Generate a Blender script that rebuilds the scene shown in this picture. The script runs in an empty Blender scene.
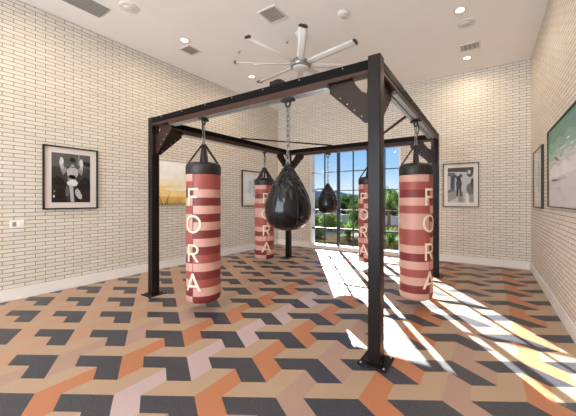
import bpy, bmesh, math, random
from mathutils import Vector, Matrix
random.seed(7)
SC = bpy.context.scene
COL = SC.collection
PI = math.pi

# ------------------------------------------------------------------ colours and materials
def lin(c):
    return tuple(((v / 255) / 12.92 if v / 255 <= .04045 else ((v / 255 + .055) / 1.055) ** 2.4) for v in c)

def mat(name, rgb, rough=.6, metal=0., spec=.5, vary=0., scale=8., bump=0., bscale=60., rgb2=None, coat=0., sheen=0.):
    m = bpy.data.materials.new(name); m.use_nodes = True
    nt = m.node_tree; b = nt.nodes['Principled BSDF']
    c = lin(rgb)
    b.inputs['Roughness'].default_value = rough
    b.inputs['Metallic'].default_value = metal
    b.inputs['Specular IOR Level'].default_value = spec
    b.inputs['Coat Weight'].default_value = coat
    b.inputs['Sheen Weight'].default_value = sheen
    tc = nt.nodes.new('ShaderNodeTexCoord')
    if vary or rgb2:
        n = nt.nodes.new('ShaderNodeTexNoise'); n.inputs['Scale'].default_value = scale; n.inputs['Detail'].default_value = 4
        r = nt.nodes.new('ShaderNodeValToRGB')
        c2 = lin(rgb2) if rgb2 else tuple(v * (1 - vary) for v in c)
        r.color_ramp.elements[0].position = .35; r.color_ramp.elements[1].position = .65
        r.color_ramp.elements[0].color = (*c2, 1)
        r.color_ramp.elements[1].color = (*(c if rgb2 else tuple(min(1, v * (1 + vary * .5)) for v in c)), 1)
        nt.links.new(tc.outputs['Object'], n.inputs['Vector'])
        nt.links.new(n.outputs['Fac'], r.inputs['Fac'])
        nt.links.new(r.outputs['Color'], b.inputs['Base Color'])
    else:
        b.inputs['Base Color'].default_value = (*c, 1)
    if bump:
        n2 = nt.nodes.new('ShaderNodeTexNoise'); n2.inputs['Scale'].default_value = bscale; n2.inputs['Detail'].default_value = 3
        bp = nt.nodes.new('ShaderNodeBump'); bp.inputs['Strength'].default_value = bump; bp.inputs['Distance'].default_value = .01
        nt.links.new(tc.outputs['Object'], n2.inputs['Vector'])
        nt.links.new(n2.outputs['Fac'], bp.inputs['Height'])
        nt.links.new(bp.outputs['Normal'], b.inputs['Normal'])
    return m

def brick_mat(name, axis):
    """thin cream bricks in running bond with dark joints; axis = which horizontal axis runs along the wall"""
    m = bpy.data.materials.new(name); m.use_nodes = True
    nt = m.node_tree; b = nt.nodes['Principled BSDF']
    tc = nt.nodes.new('ShaderNodeTexCoord'); sx = nt.nodes.new('ShaderNodeSeparateXYZ'); cx = nt.nodes.new('ShaderNodeCombineXYZ')
    nt.links.new(tc.outputs['Object'], sx.inputs[0])
    nt.links.new(sx.outputs[axis], cx.inputs[0]); nt.links.new(sx.outputs[2], cx.inputs[1])
    br = nt.nodes.new('ShaderNodeTexBrick')
    br.offset = .5; br.offset_frequency = 2
    for k, v in (('Scale', 1.), ('Mortar Size', BR['mortar']), ('Mortar Smooth', .15), ('Bias', 0.), ('Brick Width', BR['w']), ('Row Height', BR['h'])):
        br.inputs[k].default_value = v
    br.inputs['Color1'].default_value = (*lin(BR['c1']), 1)
    br.inputs['Color2'].default_value = (*lin(BR['c2']), 1)
    br.inputs['Mortar'].default_value = (*lin(BR['cm']), 1)
    nt.links.new(cx.outputs[0], br.inputs['Vector'])
    nt.links.new(br.outputs['Color'], b.inputs['Base Color'])
    b.inputs['Roughness'].default_value = .55
    inv = nt.nodes.new('ShaderNodeMath'); inv.operation = 'SUBTRACT'; inv.inputs[0].default_value = 1
    nt.links.new(br.outputs['Fac'], inv.inputs[1])
    nz = nt.nodes.new('ShaderNodeTexNoise'); nz.inputs['Scale'].default_value = 14
    nt.links.new(tc.outputs['Object'], nz.inputs['Vector'])
    ad = nt.nodes.new('ShaderNodeMath'); ad.operation = 'MULTIPLY_ADD'; ad.inputs[1].default_value = .35
    nt.links.new(nz.outputs['Fac'], ad.inputs[0]); nt.links.new(inv.outputs[0], ad.inputs[2])
    bp = nt.nodes.new('ShaderNodeBump'); bp.inputs['Strength'].default_value = .5; bp.inputs['Distance'].default_value = .006
    nt.links.new(ad.outputs[0], bp.inputs['Height']); nt.links.new(bp.outputs['Normal'], b.inputs['Normal'])
    return m

BR = dict(w=.225, h=.0555, mortar=.0042, c1=(224, 217, 206), c2=(215, 207, 195), cm=(128, 115, 102))

def rubber_mat(name, rgb, fleck, amount=.5, rough=.5, spec=.5):
    """rubber floor tile: base colour with small flecks and a pebbled face"""
    m = bpy.data.materials.new(name); m.use_nodes = True
    nt = m.node_tree; b = nt.nodes['Principled BSDF']
    tc = nt.nodes.new('ShaderNodeTexCoord')
    v = nt.nodes.new('ShaderNodeTexNoise'); v.inputs['Scale'].default_value = 110; v.inputs['Detail'].default_value = 2
    r = nt.nodes.new('ShaderNodeValToRGB')
    r.color_ramp.elements[0].position = .42; r.color_ramp.elements[0].color = (*lin(rgb), 1)
    r.color_ramp.elements[1].position = .75; r.color_ramp.elements[1].color = (*lin(fleck), 1)
    nt.links.new(tc.outputs['Object'], v.inputs['Vector'])
    mx = nt.nodes.new('ShaderNodeMix'); mx.data_type = 'RGBA'; mx.inputs['Factor'].default_value = amount
    mx.inputs['A'].default_value = (*lin(rgb), 1)
    nt.links.new(v.outputs['Fac'], r.inputs['Fac']); nt.links.new(r.outputs['Color'], mx.inputs['B'])
    nt.links.new(mx.outputs['Result'], b.inputs['Base Color'])
    b.inputs['Roughness'].default_value = rough; b.inputs['Specular IOR Level'].default_value = spec
    n2 = nt.nodes.new('ShaderNodeTexNoise'); n2.inputs['Scale'].default_value = 90; n2.inputs['Detail'].default_value = 2
    bp = nt.nodes.new('ShaderNodeBump'); bp.inputs['Strength'].default_value = .35; bp.inputs['Distance'].default_value = .004
    nt.links.new(tc.outputs['Object'], n2.inputs['Vector'])
    nt.links.new(n2.outputs['Fac'], bp.inputs['Height']); nt.links.new(bp.outputs['Normal'], b.inputs['Normal'])
    return m

def glass_mat(name, tint=(1, 1, 1), refl=.07):
    m = bpy.data.materials.new(name); m.use_nodes = True
    nt = m.node_tree; nt.nodes.clear()
    o = nt.nodes.new('ShaderNodeOutputMaterial'); t = nt.nodes.new('ShaderNodeBsdfTransparent'); g = nt.nodes.new('ShaderNodeBsdfGlossy')
    t.inputs[0].default_value = (*tint, 1); g.inputs['Roughness'].default_value = .02
    lw = nt.nodes.new('ShaderNodeLayerWeight'); lw.inputs['Blend'].default_value = .5      # facing = 1 - |cos|
    pw = nt.nodes.new('ShaderNodeMath'); pw.operation = 'POWER'; pw.inputs[1].default_value = 5
    ml = nt.nodes.new('ShaderNodeMath'); ml.operation = 'MULTIPLY_ADD'; ml.inputs[1].default_value = .9; ml.inputs[2].default_value = refl
    cl = nt.nodes.new('ShaderNodeClamp')
    mx = nt.nodes.new('ShaderNodeMixShader')
    nt.links.new(lw.outputs['Facing'], pw.inputs[0]); nt.links.new(pw.outputs[0], ml.inputs[0]); nt.links.new(ml.outputs[0], cl.inputs[0]); nt.links.new(cl.outputs[0], mx.inputs[0])
    nt.links.new(t.outputs[0], mx.inputs[1]); nt.links.new(g.outputs[0], mx.inputs[2]); nt.links.new(mx.outputs[0], o.inputs[0])
    return m

def emit_mat(name, rgb, s):
    m = bpy.data.materials.new(name); m.use_nodes = True
    b = m.node_tree.nodes['Principled BSDF']
    b.inputs['Base Color'].default_value = (.8, .8, .8, 1)
    b.inputs['Emission Color'].default_value = (*lin(rgb), 1); b.inputs['Emission Strength'].default_value = s
    return m

M = {}
M['brick_x'] = brick_mat('cream_brick_along_x', 0)
M['brick_y'] = brick_mat('cream_brick_along_y', 1)
M['ceiling'] = mat('ceiling_paint', (247, 244, 242), .9, vary=.01, scale=3, bump=.05, bscale=200)
M['trim'] = mat('trim_paint', (232, 228, 224), .5)
M['plaster'] = mat('plain_paint', (205, 198, 190), .8)
M['black_metal'] = mat('brown_black_powder_coat', (27, 20, 18), .36, spec=.18, vary=.15, scale=6, bump=.04, bscale=300)
M['beam_black'] = mat('black_gloss_paint', (8, 8, 10), .45, spec=.08)
M['beam_brown'] = mat('brown_steel', (64, 43, 35), .4, spec=.2, vary=.12, scale=5)
M['gusset'] = mat('gusset_brown_steel', (46, 32, 27), .4, spec=.2)
M['galv'] = mat('galvanised_steel', (182, 196, 210), .35, metal=.45, vary=.12, scale=20)
M['chrome'] = mat('chain_steel', (134, 132, 132), .35, metal=1.)
M['dark_steel'] = mat('dark_steel', (40, 38, 38), .35, metal=.4)
M['bolt'] = mat('zinc_bolt', (190, 190, 192), .35, metal=.8)
M['cap_black'] = mat('bag_black_vinyl', (26, 23, 24), .45, bump=.15, bscale=40)
M['st_L'] = mat('bag_pale_pink', (200, 154, 141), .5, vary=.05, scale=6, bump=.1, bscale=30)
M['st_M'] = mat('bag_rose', (154, 76, 68), .5, vary=.06, scale=6, bump=.1, bscale=30)
M['st_K'] = mat('bag_dark_red', (118, 38, 40), .5, vary=.06, scale=6, bump=.1, bscale=30)
M['letter'] = mat('bag_letter_cream', (228, 214, 192), .5)
M['seam'] = mat('bag_seam', (120, 60, 56), .6)
M['fan_white'] = mat('fan_silver_paint', (224, 223, 222), .3)
M['fan_grey'] = mat('fan_grey', (150, 150, 150), .35, metal=.6)
M['fan_dark'] = mat('fan_winglet', (62, 52, 46), .4)
M['vent_white'] = mat('vent_white', (226, 222, 218), .6)
M['vent_grey'] = mat('vent_grey', (150, 148, 144), .6)
M['vent_slat'] = mat('vent_slat', (214, 211, 207), .6)
M['vent_dark'] = mat('vent_shadow_box', (168, 164, 160), .8)
M['lamp'] = emit_mat('downlight_lens', (255, 238, 214), 6.)
M['frame'] = mat('black_wood_frame', (22, 18, 17), .35)
M['mat'] = mat('picture_mat', (226, 218, 212), .8)
for k, v in (('g0', 18), ('g1', 52), ('g2', 92), ('g3', 140), ('g4', 185), ('g5', 222)):
    M[k] = mat('print_grey_' + k, (v, v, v + 2), .45)
M['glass'] = glass_mat('window_glass', (.97, .985, .98), .035)
M['pic_glass'] = glass_mat('picture_glass', (1, 1, 1), .035)
M['win_white'] = mat('window_white_frame', (225, 225, 226), .5)
M['win_dark'] = mat('window_dark_bar', (52, 58, 66), .45)
M['tan'] = rubber_mat('floor_tan', (172, 147, 123), (140, 116, 96), .5, .5, .9)
M['black'] = rubber_mat('floor_black', (26, 27, 35), (84, 96, 122), .6, .46, .9)  # rubber flecks; the blue in base and flecks paints in reflected sky light
M['orange'] = rubber_mat('floor_orange', (177, 114, 76), (142, 86, 54), .45, .5, .9)
M['lilac'] = rubber_mat('floor_lilac', (183, 164, 166), (152, 130, 130), .5, .5, .9)
M['rose'] = rubber_mat('floor_rose_brown', (165, 136, 122), (136, 106, 92), .5, .5, .9)
M['salmon'] = rubber_mat('floor_salmon', (179, 141, 116), (148, 110, 88), .5, .5, .9)
M['concrete'] = mat('patio_concrete', (112, 108, 104), .8, vary=.08, scale=2, spec=.0)
M['path'] = mat('pale_path', (140, 136, 130), .8, vary=.06, scale=2, spec=.0)
M['lawn'] = mat('lawn', (84, 92, 64), .9, vary=.3, scale=3, spec=.0)
M['soil'] = mat('bed_mulch', (74, 64, 50), .9, vary=.3, scale=8, spec=.0)
def leaf_mat(name, rgb, vary=.3, scale=4):
    """matt leaf that also lets light through"""
    m = mat(name, rgb, .9, vary=vary, scale=scale, spec=0.)
    nt = m.node_tree; b = nt.nodes['Principled BSDF']; o = nt.nodes['Material Output']
    d = nt.nodes.new('ShaderNodeBsdfDiffuse'); t = nt.nodes.new('ShaderNodeBsdfTranslucent'); mx = nt.nodes.new('ShaderNodeMixShader'); mx.inputs[0].default_value = .45
    c = b.inputs['Base Color'].links[0].from_socket
    nt.links.new(c, d.inputs[0]); nt.links.new(c, t.inputs[0]); nt.links.new(d.outputs[0], mx.inputs[1]); nt.links.new(t.outputs[0], mx.inputs[2]); nt.links.new(mx.outputs[0], o.inputs[0])
    return m
M['road'] = mat('asphalt', (84, 88, 96), .8, vary=.1, scale=2, spec=.0)
M['bark'] = mat('bark', (98, 78, 60), .9, vary=.3, scale=14, spec=.0)
M['leaf_a'] = leaf_mat('leaf_mid_green', (78, 104, 54))
M['leaf_b'] = leaf_mat('leaf_dark_green', (58, 82, 48))
M['leaf_c'] = leaf_mat('leaf_light_green', (100, 126, 66))
M['leaf_d'] = leaf_mat('leaf_lavender', (122, 116, 152))
M['yucca'] = leaf_mat('yucca_leaf', (80, 112, 54))
M['hill'] = mat('far_hill', (172, 190, 206), 1., vary=.12, scale=.05, spec=.0)  # pale blue paints distance haze into the hill colour
M['white_wall'] = mat('garden_wall', (214, 208, 200), .8, spec=.0)
M['plate'] = mat('switch_plate', (238, 236, 232), .4)
M['roof'] = mat('terracotta_roof', (168, 108, 84), .8)

# ------------------------------------------------------------------ mesh helpers
class MB:
    """collects shapes into one mesh; every shape may carry its own material slot"""
    def __init__(s):
        s.bm = bmesh.new(); s.mats = []
    def slot(s, m):
        if m not in s.mats: s.mats.append(m)
        return s.mats.index(m)
    def face(s, pts, m, smooth=False):
        vs = [s.bm.verts.new(p) for p in pts]
        f = s.bm.faces.new(vs); f.material_index = s.slot(m); f.smooth = smooth
        return f
    def box(s, a, b, m, bevel=0.):
        x0, y0, z0 = (min(a[i], b[i]) for i in range(3)); x1, y1, z1 = (max(a[i], b[i]) for i in range(3))
        mtx = Matrix.Translation(((x0 + x1) / 2, (y0 + y1) / 2, (z0 + z1) / 2)) @ Matrix.Diagonal((x1 - x0, y1 - y0, z1 - z0, 1))
        return s.cube(mtx, m, bevel)
    def cube(s, mtx, m, bevel=0.):
        r = bmesh.ops.create_cube(s.bm, size=1, matrix=mtx)
        fs = {f for v in r['verts'] for f in v.link_faces}
        k = s.slot(m)
        for f in fs: f.material_index = k
        if bevel:
            es = {e for v in r['verts'] for e in v.link_edges}
            rb = bmesh.ops.bevel(s.bm, geom=list(es), offset=bevel, segments=2, affect='EDGES', profile=.5)
            for f in rb['faces']: f.material_index = k
        return s
    def bar(s, p, q, w, d, m, up=(0, 0, 1), bevel=0.):
        """rectangular bar from p to q; w across, d along up"""
        p, q = Vector(p), Vector(q); z = (q - p); L = z.length; z.normalize()
        x = z.cross(Vector(up)); x = x.normalized() if x.length > 1e-4 else Vector((1, 0, 0))
        y = z.cross(x)
        r = Matrix((x, y, z)).transposed().to_4x4()
        return s.cube(Matrix.Translation((p + q) / 2) @ r @ Matrix.Diagonal((w, d, L, 1)), m, bevel)
    def tube(s, pts, rad, m, seg=8, cap=True, closed=False):
        pts = [Vector(p) for p in pts]; n = len(pts); k = s.slot(m)
        rads = rad if isinstance(rad, (list, tuple)) else [rad] * n
        rings = []; ref = None
        for i, p in enumerate(pts):
            if closed: t = pts[(i + 1) % n] - pts[i - 1]
            else: t = pts[min(i + 1, n - 1)] - pts[max(i - 1, 0)]
            t.normalize()
            if ref is None:
                ref = t.orthogonal().normalized()
            ref = (ref - t * ref.dot(t)).normalized(); b = t.cross(ref)
            rings.append([s.bm.verts.new(p + (ref * math.cos(2 * PI * j / seg) + b * math.sin(2 * PI * j / seg)) * rads[i]) for j in range(seg)])
        for i in range(n if closed else n - 1):
            A, B = rings[i], rings[(i + 1) % n]
            off = 0
            if closed and i == n - 1:
                off = min(range(seg), key=lambda o: (A[0].co - B[o].co).length)
            for j in range(seg):
                f = s.bm.faces.new((A[j], A[(j + 1) % seg], B[(j + 1 + off) % seg], B[(j + off) % seg])); f.smooth = True; f.material_index = k
        if cap and not closed:
            for r in (rings[0][::-1], rings[-1]):
                f = s.bm.faces.new(r); f.material_index = k
        return s
    def lathe(s, prof, m, seg=32, c=(0, 0, 0), pick=None, smooth=True, cap=True):
        """profile of (radius, z) spun round z; pick(i, angle) may give another material per quad"""
        rings = []; cx, cy, cz = c
        for r, z in prof:
            rings.append([s.bm.verts.new((cx + r * math.cos(2 * PI * j / seg), cy + r * math.sin(2 * PI * j / seg), cz + z)) for j in range(seg)])
        for i in range(len(prof) - 1):
            for j in range(seg):
                f = s.bm.faces.new((rings[i][j], rings[i][(j + 1) % seg], rings[i + 1][(j + 1) % seg], rings[i + 1][j]))
                f.smooth = smooth
                f.material_index = s.slot(pick(i, 2 * PI * (j + .5) / seg) if pick else m)
        if cap:
            for r in (rings[0][::-1], rings[-1]):
                f = s.bm.faces.new(r); f.material_index = s.slot(pick(0, 0) if (pick and m is None) else m)
        return s
    def prism(s, poly, ax, v0, v1, m):
        """polygon in the plane across axis ax, pushed from v0 to v1"""
        def P(p, v):
            l = [p[0], p[1]]; l.insert(ax, v); return l
        a = [s.bm.verts.new(P(p, v0)) for p in poly]; b = [s.bm.verts.new(P(p, v1)) for p in poly]
        k = s.slot(m); n = len(poly)
        fs = [s.bm.faces.new(a), s.bm.faces.new(b[::-1])]
        for i in range(n): fs.append(s.bm.faces.new((a[i], b[i], b[(i + 1) % n], a[(i + 1) % n])))
        for f in fs: f.material_index = k
        return s
    def build(s, name, parent=None, loc=None, recalc=True):
        if recalc: bmesh.ops.recalc_face_normals(s.bm, faces=s.bm.faces[:])
        me = bpy.data.meshes.new(name); s.bm.to_mesh(me); s.bm.free()
        for m in s.mats: me.materials.append(m)
        o = bpy.data.objects.new(name, me); COL.objects.link(o)
        if parent is not None: o.parent = parent
        if loc: o.location = loc
        return o
    def shift(s, v):
        bmesh.ops.translate(s.bm, vec=Vector(v), verts=s.bm.verts[:]); return s

def thing(name, label, cat, loc=(0, 0, 0), rz=0, group=None):
    o = bpy.data.objects.new(name, None); COL.objects.link(o)
    o.location = loc; o.rotation_euler = (0, 0, rz); o.empty_display_size = .1
    return tag(o, label, cat, group)
def tag(o, label, cat, group=None):
    o['label'] = label; o['category'] = cat
    if group: o['group'] = group
    return o
def struct(o):
    o['kind'] = 'structure'; return o
def copy_tree(o, parent=None):
    c = o.copy(); COL.objects.link(c)
    if parent is not None: c.parent = parent
    for ch in list(o.children): copy_tree(ch, c)
    return c

# ------------------------------------------------------------------ room shell
XL, XR, YB, YF, H, T = -5.66, .7465, 7.17, -4.6, 4.24, .2
WX0, WX1, WZ0, WZ1 = -4.45, -1.82, .075, 2.80          # window opening in the far wall

mb = MB(); mb.box((XL - T, YF, 0), (XL, YB, H), M['brick_y']); struct(mb.build('wall_left'))
mb = MB(); mb.box((XR, YF, 0), (XR + T, YB, H), M['brick_y']); struct(mb.build('wall_right'))
mb = MB()
for a, b in (((XL - T, YB, 0), (WX0, YB + T, H)), ((WX1, YB, 0), (XR + T, YB + T, H)), ((WX0, YB, WZ1), (WX1, YB + T, H)), ((WX0, YB, 0), (WX1, YB + T, WZ0))):
    mb.box(a, b, M['brick_x'])
struct(mb.build('wall_back'))
RX0, RX1, RZ0, RZ1 = -5.0, .1, .3, 3.6             # made-up window in the unseen near wall, added to brighten the room
mb = MB()
for a, b in (((XL - T, YF - T, 0), (RX0, YF, H)), ((RX1, YF - T, 0), (XR + T, YF, H)), ((RX0, YF - T, RZ1), (RX1, YF, H)), ((RX0, YF - T, 0), (RX1, YF, RZ0))):
    mb.box(a, b, M['brick_x'])
struct(mb.build('wall_front'))
mb = MB()
for x in (RX0 + .03, RX0 + 1.7, RX0 + 3.4, RX1 - .03): mb.box((x - .03, YF - T + .02, RZ0), (x + .03, YF - .02, RZ1), M['win_white'])
for z in (RZ0 + .03, RZ1 - .03): mb.box((RX0 + .06, YF - T + .03, z - .03), (RX1 - .06, YF - .03, z + .03), M['win_white'])
added_win = struct(mb.build('added_window'))
mb = MB(); mb.face([(RX0, YF - .1, RZ0), (RX1, YF - .1, RZ0), (RX1, YF - .1, RZ1), (RX0, YF - .1, RZ1)], M['glass']); mb.build('glass_pane', added_win)
mb = MB(); mb.box((XL - T, YF - T, H), (XR + T, YB + T, H + .2), M['ceiling']); struct(mb.build('ceiling'))

# floor: rubber chevrons, three to a cell, laid on a triangular grid
A3 = .583; A = A3 / 3; B0 = Vector((-2.288, 1.593, 0))
def u(d): return Vector((math.cos(math.radians(d)), math.sin(math.radians(d)), 0))
def column_colour(i):
    if i % 2: return M['orange'] if i >= -1 else M['salmon']
    if i == 0: return M['lilac']
    return M['rose'] if i > 0 or i == -2 else M['salmon']
mb = MB()
for i in range(-14, 8):
    for j in range(-26, 20):
        P = B0 + A3 * (i * u(30) + j * u(90))
        if not (XL - .8 < P.x < XR + .8 and YF - .8 < P.y < YB + .8): continue
        for (d1, d2), m in (((210, 330), M['black']), ((330, 90), column_colour(i)), ((90, 210), M['tan'])):
            a, b = A * u(d1), A * u(d2)
            for p, q in ((0, 0), (1, 0), (0, 1)):
                o = P + p * a + q * b
                mb.face([o, o + a, o + a + b, o + b], m)
bmesh.ops.remove_doubles(mb.bm, verts=mb.bm.verts[:], dist=.0005)
for co, no in (((XL, 0, 0), (-1, 0, 0)), ((XR, 0, 0), (1, 0, 0)), ((0, YF, 0), (0, -1, 0)), ((0, YB, 0), (0, 1, 0))):
    bmesh.ops.bisect_plane(mb.bm, geom=mb.bm.verts[:] + mb.bm.edges[:] + mb.bm.faces[:], plane_co=co, plane_no=no, clear_outer=True)
for f in mb.bm.faces:
    f.normal_update()
    if f.normal.z < 0: f.normal_flip()
mb.box((XL - T, YF - T, -.2), (XR + T, YB + T, -.004), M['plaster'])
struct(mb.build('floor', recalc=False))

# baseboards
def baseboard(name, a, b):
    mb = MB(); mb.box(a, b, M['trim'], .004); struct(mb.build(name))
BH, BT = .165, .018
baseboard('baseboard_left', (XL, YF, 0), (XL + BT, YB, BH))
baseboard('baseboard_right', (XR - BT, YF, 0), (XR, YB, BH))
mb = MB()
mb.box((XL + BT, YB - BT, 0), (WX0 - .03, YB, BH), M['trim'], .004); mb.box((WX1 + .03, YB - BT, 0), (XR - BT, YB, BH), M['trim'], .004)
mb.box((WX0 - .03, YB - BT, 0), (WX1 + .03, YB, WZ0 - .02), M['trim'], .004)
struct(mb.build('baseboard_back'))
baseboard('baseboard_front', (XL + BT, YF, 0), (XR - BT, YF + BT, BH))

# window: white jambs, dark bars, glass
GY = YB + .06
mb = MB()
mb.box((WX0, YB - .012, WZ0), (WX0 + .035, YB + T, WZ1), M['win_white'], .004)
mb.box((WX1 - .055, YB - .012, WZ0), (WX1, YB + T, WZ1), M['win_white'], .004)
mb.box((WX0 + .055, YB - .012, WZ1 - .05), (WX1 - .055, YB + T, WZ1), M['win_white'], .004)
mb.box((WX0 + .055, YB - .03, WZ0 - .02), (WX1 - .055, YB + T, WZ0 + .03), M['win_white'], .004)
win = struct(mb.build('window_1'))
gx0, gx1, gz0, gz1 = WX0 + .035, WX1 - .055, WZ0 + .03, WZ1 - .05
xs = [gx0, -4.0, -3.56, -3.115, -2.685, -2.24, gx1]
zs = [gz0, .58, 1.118, 1.667, 2.197, gz1]
for k in (1, 2, 3, 4, 5):
    w = .032 if k in (2, 4) else .012
    mb = MB(); mb.box((xs[k] - w, GY - (.045 if k in (2, 4) else .025), gz0), (xs[k] + w, GY + (.045 if k in (2, 4) else .025), gz1), M['win_dark'], .003)
    mb.build('mullion', win)
for k in (1, 2, 3, 4):
    w = .026 if k == 1 else .011
    mb = MB(); mb.box((gx0, GY - .03, zs[k] - w), (gx1, GY + .03, zs[k] + w), M['win_dark'], .003)
    mb.build('transom', win)
mb = MB()
mb.face([(gx0, GY, gz0), (gx1, GY, gz0), (gx1, GY, gz1), (gx0, GY, gz1)], M['glass'])
mb.build('glass_pane', win)

# ------------------------------------------------------------------ boxing rig
PX = (-4.155, -.81); PY = (2.40, 5.675); PW = .11
def post_x(ix, iy): return -4.235 if (ix, iy) == (0, 0) else -.822 if (ix, iy) == (1, 0) else PX[ix]     # the left front post stands a little wider
RC = Vector((-2.48, 4.04, 0))
rig = thing('boxing_rig', 'large black steel frame on four posts carrying the hanging bags', 'rig', RC)
BM_ = M['black_metal']
def rpart(mb, name, parent=rig):
    mb.shift(-RC); return mb.build(name, parent)
bolt_mb = MB(); bolt_mb.lathe([(.010, 0), (.010, .006), (.006, .009)], M['bolt'], 8)
bolt_me = None
def add_bolt(parent, p, d, sc=1.):
    """a bolt head at p (world) facing d"""
    global bolt_me
    if bolt_me is None:
        o = bolt_mb.build('bolt', parent); bolt_me = o.data
    else:
        o = bpy.data.objects.new('bolt', bolt_me); COL.objects.link(o); o.parent = parent
    o.location = Vector(p) - RC
    o.rotation_euler = Vector(d).to_track_quat('Z', 'Y').to_euler()
    o.scale = (sc * .62,) * 3
    return o
for ix, x in enumerate(PX):
    for iy, y in enumerate(PY):
        x = post_x(ix, iy)
        mb = MB(); mb.box((x - PW / 2, y - PW / 2, .012), (x + PW / 2, y + PW / 2, 2.64 if (ix, iy) == (1, 0) else 2.615), BM_, .006)
        post = rpart(mb, 'post')
        mb = MB(); mb.box((x - .125, y - .125, 0), (x + .125, y + .125, .014), BM_, .003)
        for sx in (-1, 1):
            mb.prism([(y - .05, .014), (y + .05, .014), (y + .03, .05), (y - .03, .05)], 0, x + sx * PW / 2, x + sx * (PW / 2 + .008), BM_)
        bp = rpart(mb, 'base_plate')
        for sx in (-1, 1):
            for sy in (-1, 1):
                add_bolt(bp, (x + sx * .1, y + sy * .1, .014), (0, 0, 1), 1.5)
Z0, Z1, ZM = 2.49, 2.607, 2.524
GL = .396            # reach of the gusset plates along the beams
def beam(p, q, nrm):
    """box beam, black channel over a brown lower tube, with a galvanised track slung under it between the gussets"""
    p, q, nrm = Vector(p), Vector(q), Vector(nrm)
    d = (q - p).normalized()
    mb = MB(); mb.bar(p + Vector((0, 0, (ZM + Z1) / 2)), q + Vector((0, 0, (ZM + Z1) / 2)), PW, Z1 - ZM, M['beam_black'], bevel=.004)
    b = rpart(mb, 'beam')
    mb = MB(); mb.bar(p + Vector((0, 0, (ZM + Z0) / 2)), q + Vector((0, 0, (ZM + Z0) / 2)), PW - .006, ZM - Z0, M['beam_brown'], bevel=.003)
    rpart(mb, 'lower_flange', b)
    L = (q - p).length; n = 7
    for k in range(n):
        add_bolt(b, p + d * (L * (k + .5) / n) + nrm * (PW / 2) + Vector((0, 0, Z1 - .022)), nrm)
    # open channel: two painted sides, galvanised lips and roof
    mb = MB(); r = .052; t = .004; zt, zb = Z0, Z0 - .04
    p, q = p + d * (GL + .004), q - d * (GL + .004)
    for sgn in (-1, 1):
        o = nrm * (sgn * r)
        mb.bar(p + o + Vector((0, 0, (zt + zb) / 2)), q + o + Vector((0, 0, (zt + zb) / 2)), t, zt - zb, M['beam_brown'])
        o2 = nrm * (sgn * (r - .021))
        mb.bar(p + o2 + Vector((0, 0, zb + t / 2)), q + o2 + Vector((0, 0, zb + t / 2)), .046, t, M['galv'])
    mb.bar(p + Vector((0, 0, zt - t / 2)), q + Vector((0, 0, zt - t / 2)), 2 * r, t, M['galv'])
    rpart(mb, 'rail')
h_ = PW / 2
beam((post_x(0, 0) + h_, PY[0], 0), (post_x(1, 0) - h_, PY[0], 0), (0, -1, 0))
beam((PX[0] + h_, PY[1], 0), (PX[1] - h_, PY[1], 0), (0, 1, 0))
beam((post_x(0, 0), PY[0] + h_, 0), (PX[0], PY[1] - h_, 0), (-1, 0, 0))
beam((post_x(1, 0), PY[0] + h_, 0), (PX[1], PY[1] - h_, 0), (1, 0, 0))
# gussets: plate with a cut-out at the corner and bolts along its sloping edge
def gusset(x, y, dx, dy):
    s = dx or dy; zt = Z0; g = GL; t = .010; k = .165
    base = (x + dx * h_) if dx else (y + dy * h_)
    L = lambda v: base + s * v
    # plate outline (along, z): touches the beam beyond the cut-out, then slopes down to the post
    poly = [(L(k), zt), (L(g), zt), (L(g), zt - .085), (L(.045), zt - .41), (L(0), zt - .41), (L(0), zt - .13), (L(.03), zt - .15), (L(.075), zt - .125), (L(.135), zt - .05)]
    mb = MB()
    c = y if dx else x
    if dx: mb.prism([(a, z) for a, z in poly], 1, c - t / 2, c + t / 2, M['gusset'])
    else: mb.prism([(a, z) for a, z in poly], 0, c - t / 2, c + t / 2, M['gusset'])
    st = [(L(0), zt), (L(.022), zt), (L(.022), zt - .16), (L(0), zt - .16)]
    mb.prism(st, 1 if dx else 0, c - t / 2 + .0004, c + t / 2 - .0004, M['gusset'])
    # stiffening flanges along the slope and under the track
    P = lambda a, z: (a, c, z) if dx else (c, a, z)
    acr = (0, 1, 0) if dx else (1, 0, 0)
    mb.bar(P(L(g), zt - .003), P(L(k), zt - .003), .006, PW * .9, M['gusset'], up=acr)
    mb.bar(P(L(.004), zt - .13), P(L(.004), zt - .41), .008, PW * .9, M['gusset'], up=acr)
    o = rpart(mb, 'gusset_plate')
    for f in (.25, .45, .65, .85):
        a = g + (.045 - g) * f - .025; z = zt - .085 + (-.325) * f + .015
        for sg in (-1, 1):
            n = Vector((0, sg, 0)) if dx else Vector((sg, 0, 0))
            add_bolt(o, Vector(P(L(a), z)) + n * (t / 2), n)
for ix, x in enumerate(PX):
    for iy, y in enumerate(PY):
        x = post_x(ix, iy)
        gusset(x, y, 1 if ix == 0 else -1, 0); gusset(x, y, 0, 1 if iy == 0 else -1)
# diagonal braces across the two far corners, on top of the beams
for p, q in (((PX[0], 4.08, 2.618), (-2.95, PY[1], 2.618)), ((PX[1], 3.98, 2.618), (-2.0, PY[1], 2.618))):
    mb = MB(); mb.bar(p, q, .04, .022, BM_); rpart(mb, 'corner_brace')
mb = MB(); mb.box((-1.98, 2.36, 2.607), (-1.83, 2.44, 2.66), BM_, .004); mb.box((-1.94, 2.38, 2.66), (-1.87, 2.42, 2.676), BM_, .003)
rpart(mb, 'beam_clamp')

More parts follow.
